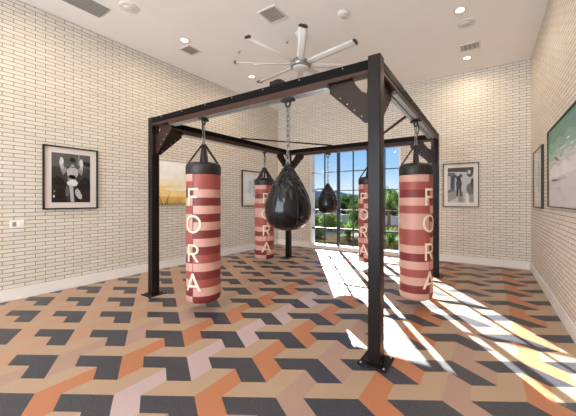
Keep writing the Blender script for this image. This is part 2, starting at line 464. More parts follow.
# ------------------------------------------------------------------ hanging hardware
RZ = Z0 - .04       # underside of the track
def chain(mb, z0, z1, x=0, y=0, n=None, rad=.0065, w=.017):
    L = abs(z1 - z0); n = n or max(2, round(L / .052)); hl = L / n * .5 + rad * 1.1
    for k in range(n):
        zc = z0 + (z1 - z0) * (k + .5) / n
        pts = []
        for q in range(12):
            a = 2 * PI * q / 12
            r = w * math.cos(a); zz = hl * math.sin(a)
            pts.append((x + r, y, zc + zz) if k % 2 == 0 else (x, y + r, zc + zz))
        mb.tube(pts, rad, M['chrome'], 6, closed=True)
def trolley(mb, z):
    """block riding in the track with a shackle under it"""
    mb.box((-.05, -.035, z - .012), (.05, .035, z + .03), M['dark_steel'], .006)
    mb.box((-.075, -.03, z - .03), (.075, .03, z - .006), M['dark_steel'], .006)
    mb.tube([(.028 * math.cos(a), 0, z - .052 + .034 * math.sin(a)) for a in [2 * PI * q / 14 for q in range(14)]], .011, M['dark_steel'], 8, closed=True)

# punching bags: striped vinyl in two panels that meet under a column of letters
SR, ST, SB = .208, 1.73, .13      # radius, top of the stripes, bottom
PAN1 = 'LMKLMLLMMLKLMLKL'          # panel clockwise of the lettering
PAN2 = 'MMLKLKLKLKMLKMLK'
def letter_strips(ch):
    """strokes of a letter on a unit cell (0..1 across, 0..1 up) as lists of quads"""
    w = .145; qs = []
    def rect(x0, y0, x1, y1):
        n = max(1, int(abs(x1 - x0) / .12)); m = max(1, int(abs(y1 - y0) / .12))
        for a in range(n):
            for b in range(m):
                X0, X1 = x0 + (x1 - x0) * a / n, x0 + (x1 - x0) * (a + 1) / n; Y0, Y1 = y0 + (y1 - y0) * b / m, y0 + (y1 - y0) * (b + 1) / m
                qs.append([(X0, Y0), (X1, Y0), (X1, Y1), (X0, Y1)])
    def slant(p, q, w=w):
        n = 8; h = w * .62
        for a in range(n):
            f, g = a / n, (a + 1) / n
            A_ = (p[0] + (q[0] - p[0]) * f, p[1] + (q[1] - p[1]) * f); B_ = (p[0] + (q[0] - p[0]) * g, p[1] + (q[1] - p[1]) * g)
            qs.append([(A_[0] - h, A_[1]), (A_[0] + h, A_[1]), (B_[0] + h, B_[1]), (B_[0] - h, B_[1])])
    def arc(cx, cy, rx, ry, a0, a1, n=24):
        for k in range(n):
            s, t = a0 + (a1 - a0) * k / n, a0 + (a1 - a0) * (k + 1) / n
            qs.append([(cx + rx * math.cos(s), cy + ry * math.sin(s)), (cx + rx * math.cos(t), cy + ry * math.sin(t)),
                       (cx + (rx - w) * math.cos(t), cy + (ry - w * .86) * math.sin(t)), (cx + (rx - w) * math.cos(s), cy + (ry - w * .86) * math.sin(s))])
    if ch == 'F':
        rect(.12, 0, .12 + w, 1); rect(.12 + w, 1 - w * .86, .88, 1); rect(.12 + w, .44, .78, .44 + w * .86)
    if ch == 'O': arc(.5, .5, .56, .52, 0, 2 * PI, 36)
    if ch == 'R':
        rect(.1, 0, .1 + w, 1); rect(.1 + w, 1 - w * .86, .56, 1); rect(.1 + w, .40, .56, .40 + w * .86)
        arc(.56, .70, .34, .30, -PI / 2, PI / 2, 14); slant((.82, 0), (.52, .42))
    if ch == 'A':
        slant((.03, 0), (.5, .93)); slant((.97, 0), (.5, .93)); rect(.42, .93, .58, 1); rect(.24, .22, .76, .22 + w * .8)
    return qs
def make_bag():
    root = thing('punching_bag', '', 'punching bag', (0, 0, 0), 0, 'striped heavy bags hanging from the rig')
    n = 16; hS = (ST - SB) / n
    prof = [(.150, SB), (.178, SB + .006), (.2, SB + .022), (SR, SB + .05)]
    for k in range(1, n): 
        prof.append((SR + .003 * math.sin(k * 1.7), SB + hS * k))
    prof += [(SR, ST)]
    def pick(i, a):
        k = 0 if i < 3 else min(n - 1, i - 3)
        pan = PAN1 if a > PI else PAN2       # letters sit at angle 0
        return M['st_' + pan[n - 1 - k]]
    mb = MB(); mb.lathe(prof, M['st_K'], 48, pick=pick, cap=False)
    bot = mb.bm.verts[:48]; f = mb.bm.faces.new(bot[::-1]); f.material_index = mb.slot(M['st_K'])
    body = mb.build('bag_body', root)
    mb = MB(); mb.box((SR - .004, -.0035, SB + .05), (SR + .004, .0035, ST), M['seam']); mb.build('seam', body)
    # letters
    lh, lw = .215, .185
    for ch, zt in (('F', 1.545), ('O', 1.215), ('R', .862), ('A', .51)):
        mb = MB()
        for q in letter_strips(ch):
            f0, f1 = [], []
            for (x, y) in q:
                a = (x - .5) * lw / SR
                for r, l in ((SR + .0035, f0), (SR + .0075, f1)):
                    l.append(Vector((r * math.cos(a), r * math.sin(a), zt - lh + y * lh)))
            mb.face(f1, M['letter']); 
            for k in range(4):
                mb.face([f0[k], f0[(k + 1) % 4], f1[(k + 1) % 4], f1[k]], M['letter'])
        bmesh.ops.remove_doubles(mb.bm, verts=mb.bm.verts[:], dist=.0003)
        o = mb.build('letter', body); o['label'] = 'cream letter %s' % ch
    # black top
    mb = MB(); mb.lathe([(SR + .001, ST - .012), (SR + .005, ST), (SR + .005, ST + .09), (SR - .004, ST + .118), (SR - .03, ST + .138), (.1, ST + .15), (.02, ST + .152)], M['cap_black'], 48)
    cap = mb.build('top_cap', root)
    zr = 2.105
    for k in range(4):
        a = PI / 4 + k * PI / 2
        p = Vector((.185 * math.cos(a), .185 * math.sin(a), ST + .125)); q = Vector((.018 * math.cos(a), .018 * math.sin(a), zr))
        mb = MB(); mb.bar(p, q, .046, .020, M['cap_black'], up=(math.cos(a), math.sin(a), 0)); mb.build('strap', root)
    mb = MB(); mb.box((-.03, -.016, ST + .15), (.03, .016, zr - .06), M['cap_black'], .01); mb.build('strap_tail', root)
    mb = MB(); mb.tube([(.026 * math.cos(t), 0, zr + .012 + .03 * math.sin(t)) for t in [2 * PI * q / 14 for q in range(14)]], .007, M['chrome'], 8, closed=True)
    mb.build('ring', root)
    mb = MB(); chain(mb, zr + .03, RZ - .075); ch = mb.build('chain', root)
    mb = MB()
    mb.tube([(.03 + .012 * math.sin(t * PI * 2), .01, RZ - .08 - .16 * t) for t in [q / 8 for q in range(9)]], .008, M['dark_steel'], 8); mb.build('snap_hook', root)
    mb = MB(); trolley(mb, RZ); mb.build('trolley', root)
    return root
bag0 = make_bag()
bags = [((-3.10, PY[0]), -73.7, 'striped punching bag on the front beam, closest to the left front post'),
        ((-4.165, 4.80), -38, 'striped punching bag on the left beam, partly behind the large black teardrop bag'),
        ((-2.10, PY[1]), -99, 'striped punching bag before the window, half hidden by the front post'),
        ((-.80, 3.91), -28, 'striped punching bag in sunlight under the right beam, beside the right rear post')]
for k, ((x, y), ang, lab) in enumerate(bags):
    o = bag0 if k == 0 else copy_tree(bag0)
    o.location = (x, y, 0); o.rotation_euler = (0, 0, math.radians(ang)); o['label'] = lab

# teardrop bags
def wrinkle_mat():
    m = mat('black_glossy_leather', (13, 13, 19), .16, spec=.35)
    nt = m.node_tree; b = nt.nodes['Principled BSDF']
    tc = nt.nodes.new('ShaderNodeTexCoord'); mp = nt.nodes.new('ShaderNodeMapping'); mp.inputs['Scale'].default_value = (1, 1, .18)
    n = nt.nodes.new('ShaderNodeTexNoise'); n.inputs['Scale'].default_value = 26; n.inputs['Detail'].default_value = 1
    sx = nt.nodes.new('ShaderNodeSeparateXYZ'); mr = nt.nodes.new('ShaderNodeMapRange')
    mr.inputs['From Min'].default_value = 1.36; mr.inputs['From Max'].default_value = 1.62; mr.inputs['To Min'].default_value = .06; mr.inputs['To Max'].default_value = 1
    ml = nt.nodes.new('ShaderNodeMath'); ml.operation = 'MULTIPLY'
    bp = nt.nodes.new('ShaderNodeBump'); bp.inputs['Strength'].default_value = 1.; bp.inputs['Distance'].default_value = .07
    nt.links.new(tc.outputs['Object'], mp.inputs[0]); nt.links.new(mp.outputs[0], n.inputs['Vector'])
    nt.links.new(tc.outputs['Object'], sx.inputs[0]); nt.links.new(sx.outputs[2], mr.inputs[0])
    nt.links.new(n.outputs['Fac'], ml.inputs[0]); nt.links.new(mr.outputs[0], ml.inputs[1])
    nt.links.new(ml.outputs[0], bp.inputs['Height']); nt.links.new(bp.outputs['Normal'], b.inputs['Normal'])
    return m
M['leather'] = wrinkle_mat()
def make_teardrop():
    root = thing('teardrop_bag', '', 'punching bag', (0, 0, 0), 0, 'black teardrop bags hanging from the rig')
    zb = 1.088
    prof = []
    R = .238
    pts = [(.0, .012), (.0, .05), (.012, .105), (.045, .17), (.095, .212), (.16, .234), (.225, .239), (.29, .232), (.36, .210), (.43, .178), (.50, .142), (.56, .106), (.61, .074), (.645, .050), (.665, .038), (.672, .032)]
    dense = []
    for k in range(len(pts) - 1):
        p0, p1, p2, p3 = pts[max(k - 1, 0)], pts[k], pts[k + 1], pts[min(k + 2, len(pts) - 1)]
        for q in range(4):
            t = q / 4
            dense.append(tuple(.5 * ((2 * p1[c]) + (-p0[c] + p2[c]) * t + (2 * p0[c] - 5 * p1[c] + 4 * p2[c] - p3[c]) * t * t + (-p0[c] + 3 * p1[c] - 3 * p2[c] + p3[c]) * t ** 3) for c in (0, 1)))
    dense.append(pts[-1])
    mb = MB(); mb.lathe([(max(.004, r), zb + max(0, z)) for z, r in dense], M['leather'], 56)
    body = mb.build('bag_body', root)
    for k in range(6):
        a = PI / 6 + k * PI / 3
        mb = MB(); mb.tube([((r + .0005) * math.cos(a), (r + .0005) * math.sin(a), zb + z) for z, r in dense[8::3]], .0028, M['cap_black'], 5); mb.build('seam', body)
    mb = MB(); mb.lathe([(.036, zb + .66), (.038, zb + .672), (.03, zb + .685), (.012, zb + .69)], M['cap_black'], 24); mb.build('neck_collar', root)
    mb = MB(); mb.tube([(.02 * math.cos(t), 0, zb + .705 + .024 * math.sin(t)) for t in [2 * PI * q / 14 for q in range(14)]], .006, M['chrome'], 8, closed=True); mb.build('ring', root)
    mb = MB(); chain(mb, zb + .72, RZ - .075); mb.build('chain', root)
    mb = MB(); trolley(mb, RZ); mb.build('trolley', root)
    return root
td = make_teardrop(); td.location = (-1.764, PY[0], 0); td['label'] = 'large black glossy teardrop bag hanging from the middle of the front beam'
t2 = copy_tree(td); t2.location = (-3.062, PY[1], 0); t2.rotation_euler = (0, 0, .5)
t2['label'] = 'smaller looking black teardrop bag hanging in front of the window'

# ------------------------------------------------------------------ ceiling fan
FC = Vector((-2.715, 4.052, 0)); FZ = 3.70
fan = thing('ceiling_fan', 'big silver eight-bladed ceiling fan on a downrod above the rig', 'ceiling fan', (FC.x, FC.y, H))
dz = FZ - H
mb = MB(); mb.lathe([(.09, 0), (.09, -.03), (.04, -.07)], M['fan_white'], 24); mb.build('canopy', fan)
mb = MB(); mb.tube([(0, 0, -.05), (0, 0, dz + .12)], .022, M['fan_white'], 12); mb.build('downrod', fan)
mb = MB(); mb.lathe([(.05, dz + .15), (.075, dz + .12), (.10, dz + .06), (.165, dz + .05), (.178, dz + .02), (.172, dz - .035), (.15, dz - .05)], M['fan_grey'], 36); mb.build('motor_housing', fan)
mb = MB(); mb.lathe([(.135, dz - .045), (.133, dz - .064), (.12, dz - .072), (.02, dz - .074)], M['fan_white'], 36); mb.build('hub_cover', fan)
blade_me = wing_me = None
for k in range(8):
    a = math.radians(-54.5 + 45 * k)
    if blade_me is None:
        mb = MB(); sec = [(-.062, 0), (-.03, .012), (.02, .014), (.062, .004), (.03, -.004), (-.03, -.008)]
        rings = []
        for r in (.15, .24, 1.08):
            rings.append([mb.bm.verts.new((r, y * (1 if r > .2 else .6), z)) for y, z in sec])
        km = mb.slot(M['fan_white'])
        for A_, B_ in ((rings[0], rings[1]), (rings[1], rings[2])):
            for j in range(6):
                f = mb.bm.faces.new((A_[j], A_[(j + 1) % 6], B_[(j + 1) % 6], B_[j])); f.smooth = True
        mb.bm.faces.new(rings[0][::-1]); mb.bm.faces.new(rings[2])
        bl = mb.build('blade', fan); blade_me = bl.data
        mb = MB(); mb.prism([(-.062, -.012), (.062, -.008), (.064, .022), (.02, .036), (-.05, .014)], 0, 1.08, 1.10, M['fan_dark'])
        mb.box((1.10, -.04, -.004), (1.122, .03, .014), M['fan_dark'], .006)
        wg = mb.build('winglet', bl); wing_me = wg.data
    else:
        bl = bpy.data.objects.new('blade', blade_me); COL.objects.link(bl); bl.parent = fan
        wg = bpy.data.objects.new('winglet', wing_me); COL.objects.link(wg); wg.parent = bl
    bl.location = (0, 0, dz + .0)
    bl.rotation_euler = (Matrix.Rotation(a, 3, 'Z') @ Matrix.Rotation(math.radians(-16), 3, 'X')).to_euler()
    wg['label'] = 'dark upturned tip'

# ------------------------------------------------------------------ ceiling fittings
def light_fixture(x, y, lab, energy):
    t = thing('recessed_downlight', lab, 'downlight', (x, y, H), 0, 'recessed downlights in the ceiling')
    mb = MB(); mb.lathe([(.058, -.001), (.062, -.006), (.088, -.008), (.092, -.001)], M['vent_white'], 28, cap=False); mb.build('trim_ring', t)
    mb = MB(); mb.lathe([(.062, -.003), (.03, -.0045), (.002, -.005)], M['lamp'], 28); mb.build('lens', t)
    l = bpy.data.lights.new('downlight_lamp', 'AREA'); l.shape = 'DISK'; l.size = .11; l.energy = energy; l.color = (1, .80, .58); l.spread = math.radians(170)
    o = bpy.data.objects.new('downlight_lamp', l); COL.objects.link(o); o.parent = t; o.location = (0, 0, -.012)
    return t
EN = 14
light_fixture(-4.59, 3.15, 'lit ceiling downlight beside the small square vent above the left wall', EN)
light_fixture(-4.62, 4.89, 'lit ceiling downlight below the left fan blades, nearest the left rear corner', EN)
light_fixture(-.347, 4.80, 'lit ceiling downlight at upper right, in front of the round speaker', EN)
light_fixture(-.345, 6.49, 'lit ceiling downlight closest to the far wall, beyond the slotted vent', EN)
for x in (-4.6, -2.5, -.35):  # unseen downlights added to even out the room's light
    for y in (1.4, -.5, -2.4):
        if (x, y) == (-2.5, 1.4): continue
        light_fixture(x, y, 'added ceiling downlight overhead, unseen in the near part of the room', EN)

def round_fitting(name, x, y, lab, cat, r, prof, m, face=None, group=None):
    t = thing(name, lab, cat, (x, y, H), 0, group)
    mb = MB(); mb.lathe([(r * a, -b) for a, b in prof], m, 32); mb.build('housing', t)
    mb = MB(); mb.lathe([(r * .55, -prof[-1][1] - .001), (r * .5, -prof[-1][1] - .006), (r * .05, -prof[-1][1] - .007)], face or m, 28); mb.build('face', t)
    return t
M['speaker'] = mat('speaker_grille', (230, 226, 222), .8, vary=.05, scale=200)
SPK = [(1, 0), (1, .006), (.94, .010), (.6, .011)]
round_fitting('ceiling_speaker', -4.50, 2.19, 'round white ceiling speaker beside the big grey grille at upper left', 'speaker', .13, SPK, M['speaker'], group='round ceiling speakers')
round_fitting('ceiling_speaker', -.291, 5.20, 'round white ceiling speaker between the two downlights on the right', 'speaker', .13, SPK, M['speaker'], group='round ceiling speakers')
round_fitting('smoke_detector', -1.869, 3.948, 'round white smoke detector on the ceiling right of the fan', 'smoke detector', .085, [(1, 0), (1, .02), (.85, .04), (.7, .045)], M['vent_white'])
for (x, y), lab in (((-3.052, 4.122), 'small white sprinkler head on the ceiling beside the fan downrod'), ((-4.037, 3.921), 'small white sprinkler head on the ceiling left of the fan blades')):
    t = thing('sprinkler_head', lab, 'sprinkler', (x, y, H), 0, 'ceiling sprinkler heads')
    mb = MB(); mb.lathe([(.04, .003), (.038, -.006), (.012, -.01)], M['vent_white'], 20); mb.build('escutcheon', t)
    mb = MB(); mb.tube([(0, 0, -.008), (0, 0, -.035)], .008, M['vent_grey'], 8); mb.lathe([(.02, -.035), (.02, -.038), (.004, -.04)], M['vent_grey'], 12); mb.build('deflector', t)
def diffuser(x, y, w, d, lab, slats, rows_along='x', dark=M['vent_dark'], frame=M['vent_white'], slat=M['vent_slat']):
    t = thing('ceiling_vent', lab, 'vent', (x, y, H), 0, 'ceiling air vents')
    mb = MB()
    f = .028
    for a, b in (((-w, -d), (w, -d + f)), ((-w, d - f), (w, d)), ((-w, -d + f), (-w + f, d - f)), ((w - f, -d + f), (w, d - f))):
        mb.box((a[0], a[1], -.012), (b[0], b[1], 0), frame, .003)
    mb.build('vent_frame', t)
    mb = MB(); mb.box((-w + f, -d + f, -.003), (w - f, d - f, 0), dark); mb.build('backing', t)
    mb = MB()
    for k in range(slats):
        v = (k + .5) / slats * 2 - 1
        if rows_along == 'x': mb.bar((-w + f, v * (d - f), -.008), (w - f, v * (d - f), -.008), .016, .002, slat, up=(0, .5, 1))
        else: mb.bar((v * (w - f), -d + f, -.008), (v * (w - f), d - f, -.008), .016, .002, slat, up=(.5, 0, 1))
    for sg in (-1, 1):
        if rows_along == 'x': mb.box((sg * (w - f) - .004, -d + f, -.011), (sg * (w - f) + .004, d - f, -.004), slat)
        else: mb.box((-w + f, sg * (d - f) - .004, -.011), (w - f, sg * (d - f) + .004, -.004), slat)
    mb.build('louvres', t)
    return t
diffuser(-4.965, 1.50, .175, .56, 'big grey grille in the ceiling at the upper left', 34, 'x', M['vent_grey'], M['vent_grey'], M['vent_grey'])
diffuser(-4.80, 3.42, .15, .15, 'small square white ceiling vent beside the left downlight', 5, 'y')
diffuser(-2.80, 3.42, .17, .17, 'square white four-slot ceiling vent in front of the fan', 6, 'y')
diffuser(-.273, 6.03, .17, .14, 'small slotted ceiling vent between the speaker and the far right downlight', 4, 'y')

# ------------------------------------------------------------------ pictures
def picture(name, lab, cat, ax, plane, sgn, a0, a1, z0, z1, fw, mw, art, fmat, depth=.03, group=None, glass=True):
    """framed picture on a wall; ax = wall normal axis, sgn = towards the room"""
    ac, zc = (a0 + a1) / 2, (z0 + z1) / 2
    loc = (plane, ac, zc) if ax == 0 else (ac, plane, zc)
    t = thing(name, lab, cat, loc, 0, group)
    W, Hh = (a1 - a0) / 2, (z1 - z0) / 2
    # local (p, q) -> x,y,z: p runs to the viewer's right
    if ax == 0: V = lambda p, q, d: (sgn * d, (1 if sgn > 0 else -1) * p, q)
    else: V = lambda p, q, d: (p, sgn * d, q)
    def slab(mb, p0, q0, p1, q1, d0, d1, m, bv=0.):
        A_, B_ = V(p0, q0, d0), V(p1, q1, d1); mb.box(A_, B_, m, bv)
    if fw:
        mb = MB()
        slab(mb, -W, Hh - fw, W, Hh, .001, depth, fmat, .002); slab(mb, -W, -Hh, W, -Hh + fw, .001, depth, fmat, .002)
        slab(mb, -W, -Hh + fw, -W + fw, Hh - fw, .001, depth, fmat, .002); slab(mb, W - fw, -Hh + fw, W, Hh - fw, .001, depth, fmat, .002)
        mb.build('frame', t)
        mb = MB(); slab(mb, -W + fw, -Hh + fw, W - fw, Hh - fw, .002, .012, M['mat']); mb.build('mat_board', t)
    iw, ih = W - fw - mw, Hh - fw - mw
    d = .0122 if fw else depth + .0006
    mb = MB()
    if not fw: slab(mb, -W, -Hh, W, Hh, .001, depth, fmat)
    art(mb, lambda pts, m, lay: mb.face([V(p * iw, q * ih, d + .0014 * lay) for p, q in pts], m))
    mb.build('print', t, recalc=False)
    if fw and glass:
        mb = MB(); mb.face([V(-W + fw, -Hh + fw, depth * .85), V(W - fw, -Hh + fw, depth * .85), V(W - fw, Hh - fw, depth * .85), V(-W + fw, Hh - fw, depth * .85)], M['pic_glass']); mb.build('glazing', t)
    return t
def blob(cx, cy, rx, ry, n=18, rot=0, j=0.):
    o = []
    for k in range(n):
        a = 2 * PI * k / n; r = 1 + random.uniform(-j, j)
        x, y = rx * r * math.cos(a), ry * r * math.sin(a)
        o.append((max(-1, min(1, cx + x * math.cos(rot) - y * math.sin(rot))), max(-1, min(1, cy + x * math.sin(rot) + y * math.cos(rot)))))
    return o
SQ = [(-1, -1), (1, -1), (1, 1), (-1, 1)]
def art_fighter(mb, F):
    """seated bare-chested boxer with both hands raised, dark surroundings"""
    F(SQ, M['g1'], 0)
    F([(-1, .45), (1, .45), (1, 1), (-1, 1)], M['g2'], 1)
    F([(.35, .62), (1, .5), (1, .7), (.35, .75)], M['g0'], 2)
    F([(-1, -.35), (-.25, -.2), (-.2, -1), (-1, -1)], M['g0'], 2); F([(.3, -.3), (1, -.2), (1, -1), (.25, -1)], M['g0'], 2)
    F(blob(-.72, -.18, .34, .24, j=.1), M['g0'], 3); F(blob(.70, -.2, .32, .26, j=.1), M['g0'], 3)
    F([(.30, .55), (.40, .55), (.42, 1), (.34, 1)], M['g3'], 3)
    F([(-.5, .22), (-.36, .3), (-.5, .75), (-.66, .66)], M['g4'], 4); F([(.4, .3), (.55, .2), (.62, .6), (.44, .74)], M['g4'], 4)
    F([(-.45, .1), (-.2, .35), (-.35, .45), (-.55, .3)], M['g3'], 5); F([(.25, .35), (.52, .12), (.6, .3), (.35, .45)], M['g3'], 5)
    F(blob(-.52, .68, .10, .15, j=.15), M['g5'], 6); F(blob(.5, .66, .10, .15, j=.15), M['g5'], 6)
    F(blob(.03, .22, .30, .26, j=.05), M['g4'], 6); F(blob(.0, -.05, .22, .2, j=.05), M['g3'], 6)
    F(blob(.03, .62, .14, .20, j=.04), M['g2'], 7); F(blob(.03, .76, .15, .1, j=.08), M['g0'], 8)
    F(blob(.03, .52, .08, .05), M['g4'], 8)
    F(blob(.05, -.2, .28, .14, j=.12), M['g5'], 8)
    F([(-.15, -.28), (.05, -.3), (.12, -.98), (-.06, -.98)], M['g4'], 9); F(blob(.35, -.66, .14, .24, j=.15, rot=.5), M['g4'], 9)
    F(blob(-.25, -.55, .1, .2, j=.2), M['g2'], 9); F(blob(-.9, -.75, .05, .06), M['g5'], 9); F(blob(-.88, -.55, .04, .05), M['g3'], 9)
def art_gym(mb, F):
    """boxer training beside a round bag in a pale gym"""
    F(SQ, M['g4'], 0)
    F([(-1, .78), (1, .72), (1, 1), (-1, 1)], M['g1'], 1); F([(-1, -1), (-.05, -.62), (-.05, -.2), (-1, -.45)], M['g3'], 1)
    F([(-1, -.45), (-.45, -.35), (-.4, .7), (-1, .75)], M['g2'], 2); F([(-.96, -.3), (-.8, -.25), (-.78, .5), (-.96, .55)], M['g4'], 3); F([(-.72, -.2), (-.55, -.2), (-.5, .55), (-.7, .55)], M['g1'], 3)
    F([(-.2, -.35), (.2, -.4), (.25, -1), (-.15, -1)], M['g3'], 2)
    F(blob(-.38, .50, .11, .09), M['g1'], 4); F(blob(.02, .52, .14, .1, rot=.3), M['g1'], 4)
    F([(-.34, .15), (-.18, .42), (.0, .42), (.12, .1), (.04, -.25), (-.3, -.22)], M['g1'], 5); F(blob(-.18, .38, .13, .14), M['g0'], 6)
    F([(-.3, -.2), (-.14, -.2), (-.2, -.62), (-.3, -.62)], M['g0'], 6); F([(-.05, -.2), (.06, -.22), (.12, -.65), (.0, -.65)], M['g0'], 6)
    F(blob(.72, .66, .24, .22, j=.03), M['g1'], 4); F(blob(.66, .72, .13, .12), M['g4'], 5)
    F(blob(.75, -.25, .28, .36, j=.1), M['g2'], 3); F(blob(.9, .1, .14, .3, j=.1), M['g1'], 4); F([(.42, -.5), (.6, -.45), (.62, -1), (.42, -1)], M['g5'], 4)
    F([(.7, -.55), (1, -.5), (1, -1), (.7, -1)], M['g3'], 4)
for k, c in (('b1', (222, 230, 236)), ('b2', (190, 206, 218)), ('b3', (232, 234, 236)), ('s1', (250, 248, 240)), ('s2', (252, 240, 210)), ('s3', (250, 220, 150)), ('s4', (228, 190, 104)), ('s5', (176, 148, 96)),
             ('t1', (84, 140, 128)), ('t2', (118, 166, 152)), ('t3', (158, 190, 180)), ('t4', (206, 208, 210)), ('t5', (214, 206, 212)), ('t6', (232, 230, 232)), ('c', (236, 232, 226))):
    M[k] = mat('print_' + k, c, .4 if k[0] == 't' else .6, vary=.06, scale=6)
def art_pale(mb, F):
    F(SQ, M['b1'], 0); F([(-1, -1), (1, -1), (1, -.4), (-1, -.2)], M['b3'], 1); F([(-.6, -.3), (-.2, -.4), (-.1, .5), (-.4, .6)], M['b2'], 2); F(blob(.3, .1, .3, .45, j=.1), M['b2'], 2); F(blob(.2, .55, .12, .14), M['g3'], 3)
    F([(.1, .35), (.4, .35), (.45, -.6), (.05, -.6)], M['b2'], 3)
def art_sunset(mb, F):
    bands = [(-1, -.62, 's4'), (-.62, -.36, 's3'), (-.36, -.12, 's3'), (-.12, .2, 's2'), (.2, 1, 's1')]
    for a, b, k in bands: F([(-1, a), (1, a), (1, b), (-1, b)], M[k], 0)
    F(blob(-.3, -.25, .5, .1, j=.1), M['s2'], 1); F(blob(.4, .05, .45, .06, j=.15), M['s3'], 1); F(blob(.1, -.5, .3, .12), M['s2'], 1)
    F([(-1, -1), (1, -1), (1, -.9), (-1, -.92)], M['s5'], 2)
    for k in range(22):
        x = random.uniform(-.98, -.3); h = random.uniform(.15, .5); w = random.uniform(-.12, .14)
        F([(x - .008, -1), (x + .008, -1), (x + w, -1 + h)], M['s5'], 3)
    for x, w, h in ((-.8, .18, .62), (-.72, .02, .5), (-.86, -.1, .44)): F([(x - .012, -1), (x + .012, -1), (x + w, -1 + h)], M['g1'], 4)
def art_sea(mb, F):
    bands = [(.62, 1, 't1'), (.38, .62, 't2'), (.22, .38, 't3'), (.02, .22, 't4'), (-.3, .02, 't6'), (-1, -.3, 't5')]
    n = 24
    for k, (a, b, m) in enumerate(bands):
        lo = [(-1 + 2 * q / n, a + (.05 * math.sin(q * .9 + k) if a > -1 else 0)) for q in range(n + 1)]
        F(lo + [(1, min(1, b + .06)), (-1, min(1, b + .06))], M[m], len(bands) - k)
    for k in range(14):
        F(blob(random.uniform(-.9, .9), random.uniform(.0, .5), random.uniform(.05, .2), .02, j=.2), M['t6'], 9)
    for k in range(10):
        F(blob(random.uniform(-.85, .85), random.uniform(-.9, -.2), random.uniform(.08, .25), .02, j=.2), M['t4'], 9)
picture('framed_photograph', 'black framed black and white photograph of a seated boxer on the left wall', 'picture', 0, XL, 1, 1.535, 2.24, 1.257, 2.235, .02, .085, art_fighter, M['frame'], .038)
picture('framed_photograph', 'black framed black and white gym photograph on the far wall right of the rig', 'picture', 1, YB, -1, -.87, -.15, 1.243, 2.225, .018, .085, art_gym, M['frame'], .036, glass=False)
picture('framed_photograph', 'thin black framed pale photograph on the left wall behind the rear left bag', 'picture', 0, XL, 1, 5.585, 6.41, 1.225, 2.21, .02, .09, art_pale, M['frame'], .036)
picture('framed_photograph', 'narrow looking black framed photograph on the right wall near the far corner', 'picture', 0, XR, -1, 5.62, 6.58, 1.265, 2.26, .02, .09, art_pale, M['frame'], .036)
picture('canvas_print', 'frameless canvas print of a golden sunset on the left wall', 'picture', 0, XL, 1, 3.27, 4.72, 1.30, 2.19, 0, 0, art_sunset, M['c'], .03)
picture('canvas_print', 'large teal and white sea print on the right wall at the picture edge', 'picture', 0, XR, -1, 3.3, 5.12, 1.305, 2.34, .012, 0, art_sea, M['frame'], .034, glass=False)

# wall plate on the left wall
t = thing('wall_switch', 'white double wall plate with dark rocker on the left brick wall', 'switch', (XL, 1.27, 1.06))
mb = MB(); mb.box((.0005, -.075, -.055), (.008, .075, .055), M['plate'], .003); mb.build('cover_plate', t)
mb = MB(); mb.box((.008, -.05, -.03), (.014, -.012, .03), M['vent_grey'], .002); mb.build('rocker', t)
mb = MB(); mb.box((.008, .014, -.03), (.016, .052, .03), M['plate'], .002); mb.build('rocker', t)

# ------------------------------------------------------------------ outside
mb = MB(); mb.box((-120, YB + T, -.3), (80, 160, -.12), M['lawn']); struct(mb.build('ground'))
mb = MB(); mb.box((-9, YB + T, -.12), (6, YB + T + .9, -.06), M['concrete']); struct(mb.build('patio'))
mb = MB(); mb.box((-60, 28, -.12), (40, 34, -.09), M['road']); struct(mb.build('street'))
mb = MB(); mb.box((-12, 8.9, -.12), (6, 10.6, -.075), M['soil']); struct(mb.build('planting_bed'))
mb = MB(); mb.box((-20, 10.6, -.12), (6, 11.7, -.06), M['path']); struct(mb.build('path'))
mb = MB(); mb.box((-14, 11.7, -.12), (6, 15.8, -.075), M['soil']); struct(mb.build('planting_bed'))
# far hills
mb = MB()
n = 60; pr = []
for k in range(n + 1):
    x = -190 + 300 * k / n
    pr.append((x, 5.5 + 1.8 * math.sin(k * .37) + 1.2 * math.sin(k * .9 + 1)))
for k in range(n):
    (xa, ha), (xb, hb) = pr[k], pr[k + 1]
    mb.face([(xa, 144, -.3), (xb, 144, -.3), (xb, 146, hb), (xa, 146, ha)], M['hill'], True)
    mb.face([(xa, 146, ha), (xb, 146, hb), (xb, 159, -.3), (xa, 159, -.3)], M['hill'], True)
bmesh.ops.remove_doubles(mb.bm, verts=mb.bm.verts[:], dist=.001)
struct(mb.build('hills'))

def leaf_cloud(mb, c, r, n, size, m, squash=.8):
    for k in range(n):
        d = Vector((random.gauss(0, 1), random.gauss(0, 1), random.gauss(0, 1))).normalized()
        p = Vector(c) + Vector((d.x * r, d.y * r, d.z * r * squash)) * random.uniform(.55, 1.)
        t = Vector((random.gauss(0, 1), random.gauss(0, 1), random.gauss(0, .6))).normalized(); b = t.cross(d)
        if b.length < .05: continue
        b.normalize(); s = size * random.uniform(.6, 1.3)
        mb.face([p - t * s, p + b * s * .45, p + t * s, p - b * s * .45], m)
def bush(name, x, y, r, h, m, lab, cat='bush', n=1100, sz=.06, group='bushes outside the window'):
    t = thing(name, lab, cat, (x, y, -.09), 0, group)
    mb = MB()
    leaf_cloud(mb, (0, 0, h * .5), r, n, sz, m, h * .5 / r)
    leaf_cloud(mb, (0, 0, h * .45), r * .6, n // 2, sz * 1.4, m, h * .42 / (r * .6))
    mb.build('foliage', t, recalc=False)
    mb = MB()
    for k in range(4):
        a = k * PI / 2 + .3; mb.tube([(.03 * math.cos(a), .03 * math.sin(a), -.02), (r * .3 * math.cos(a), r * .3 * math.sin(a), h * .4)], .02, M['bark'], 6)
    mb.build('stem', t)
    return t
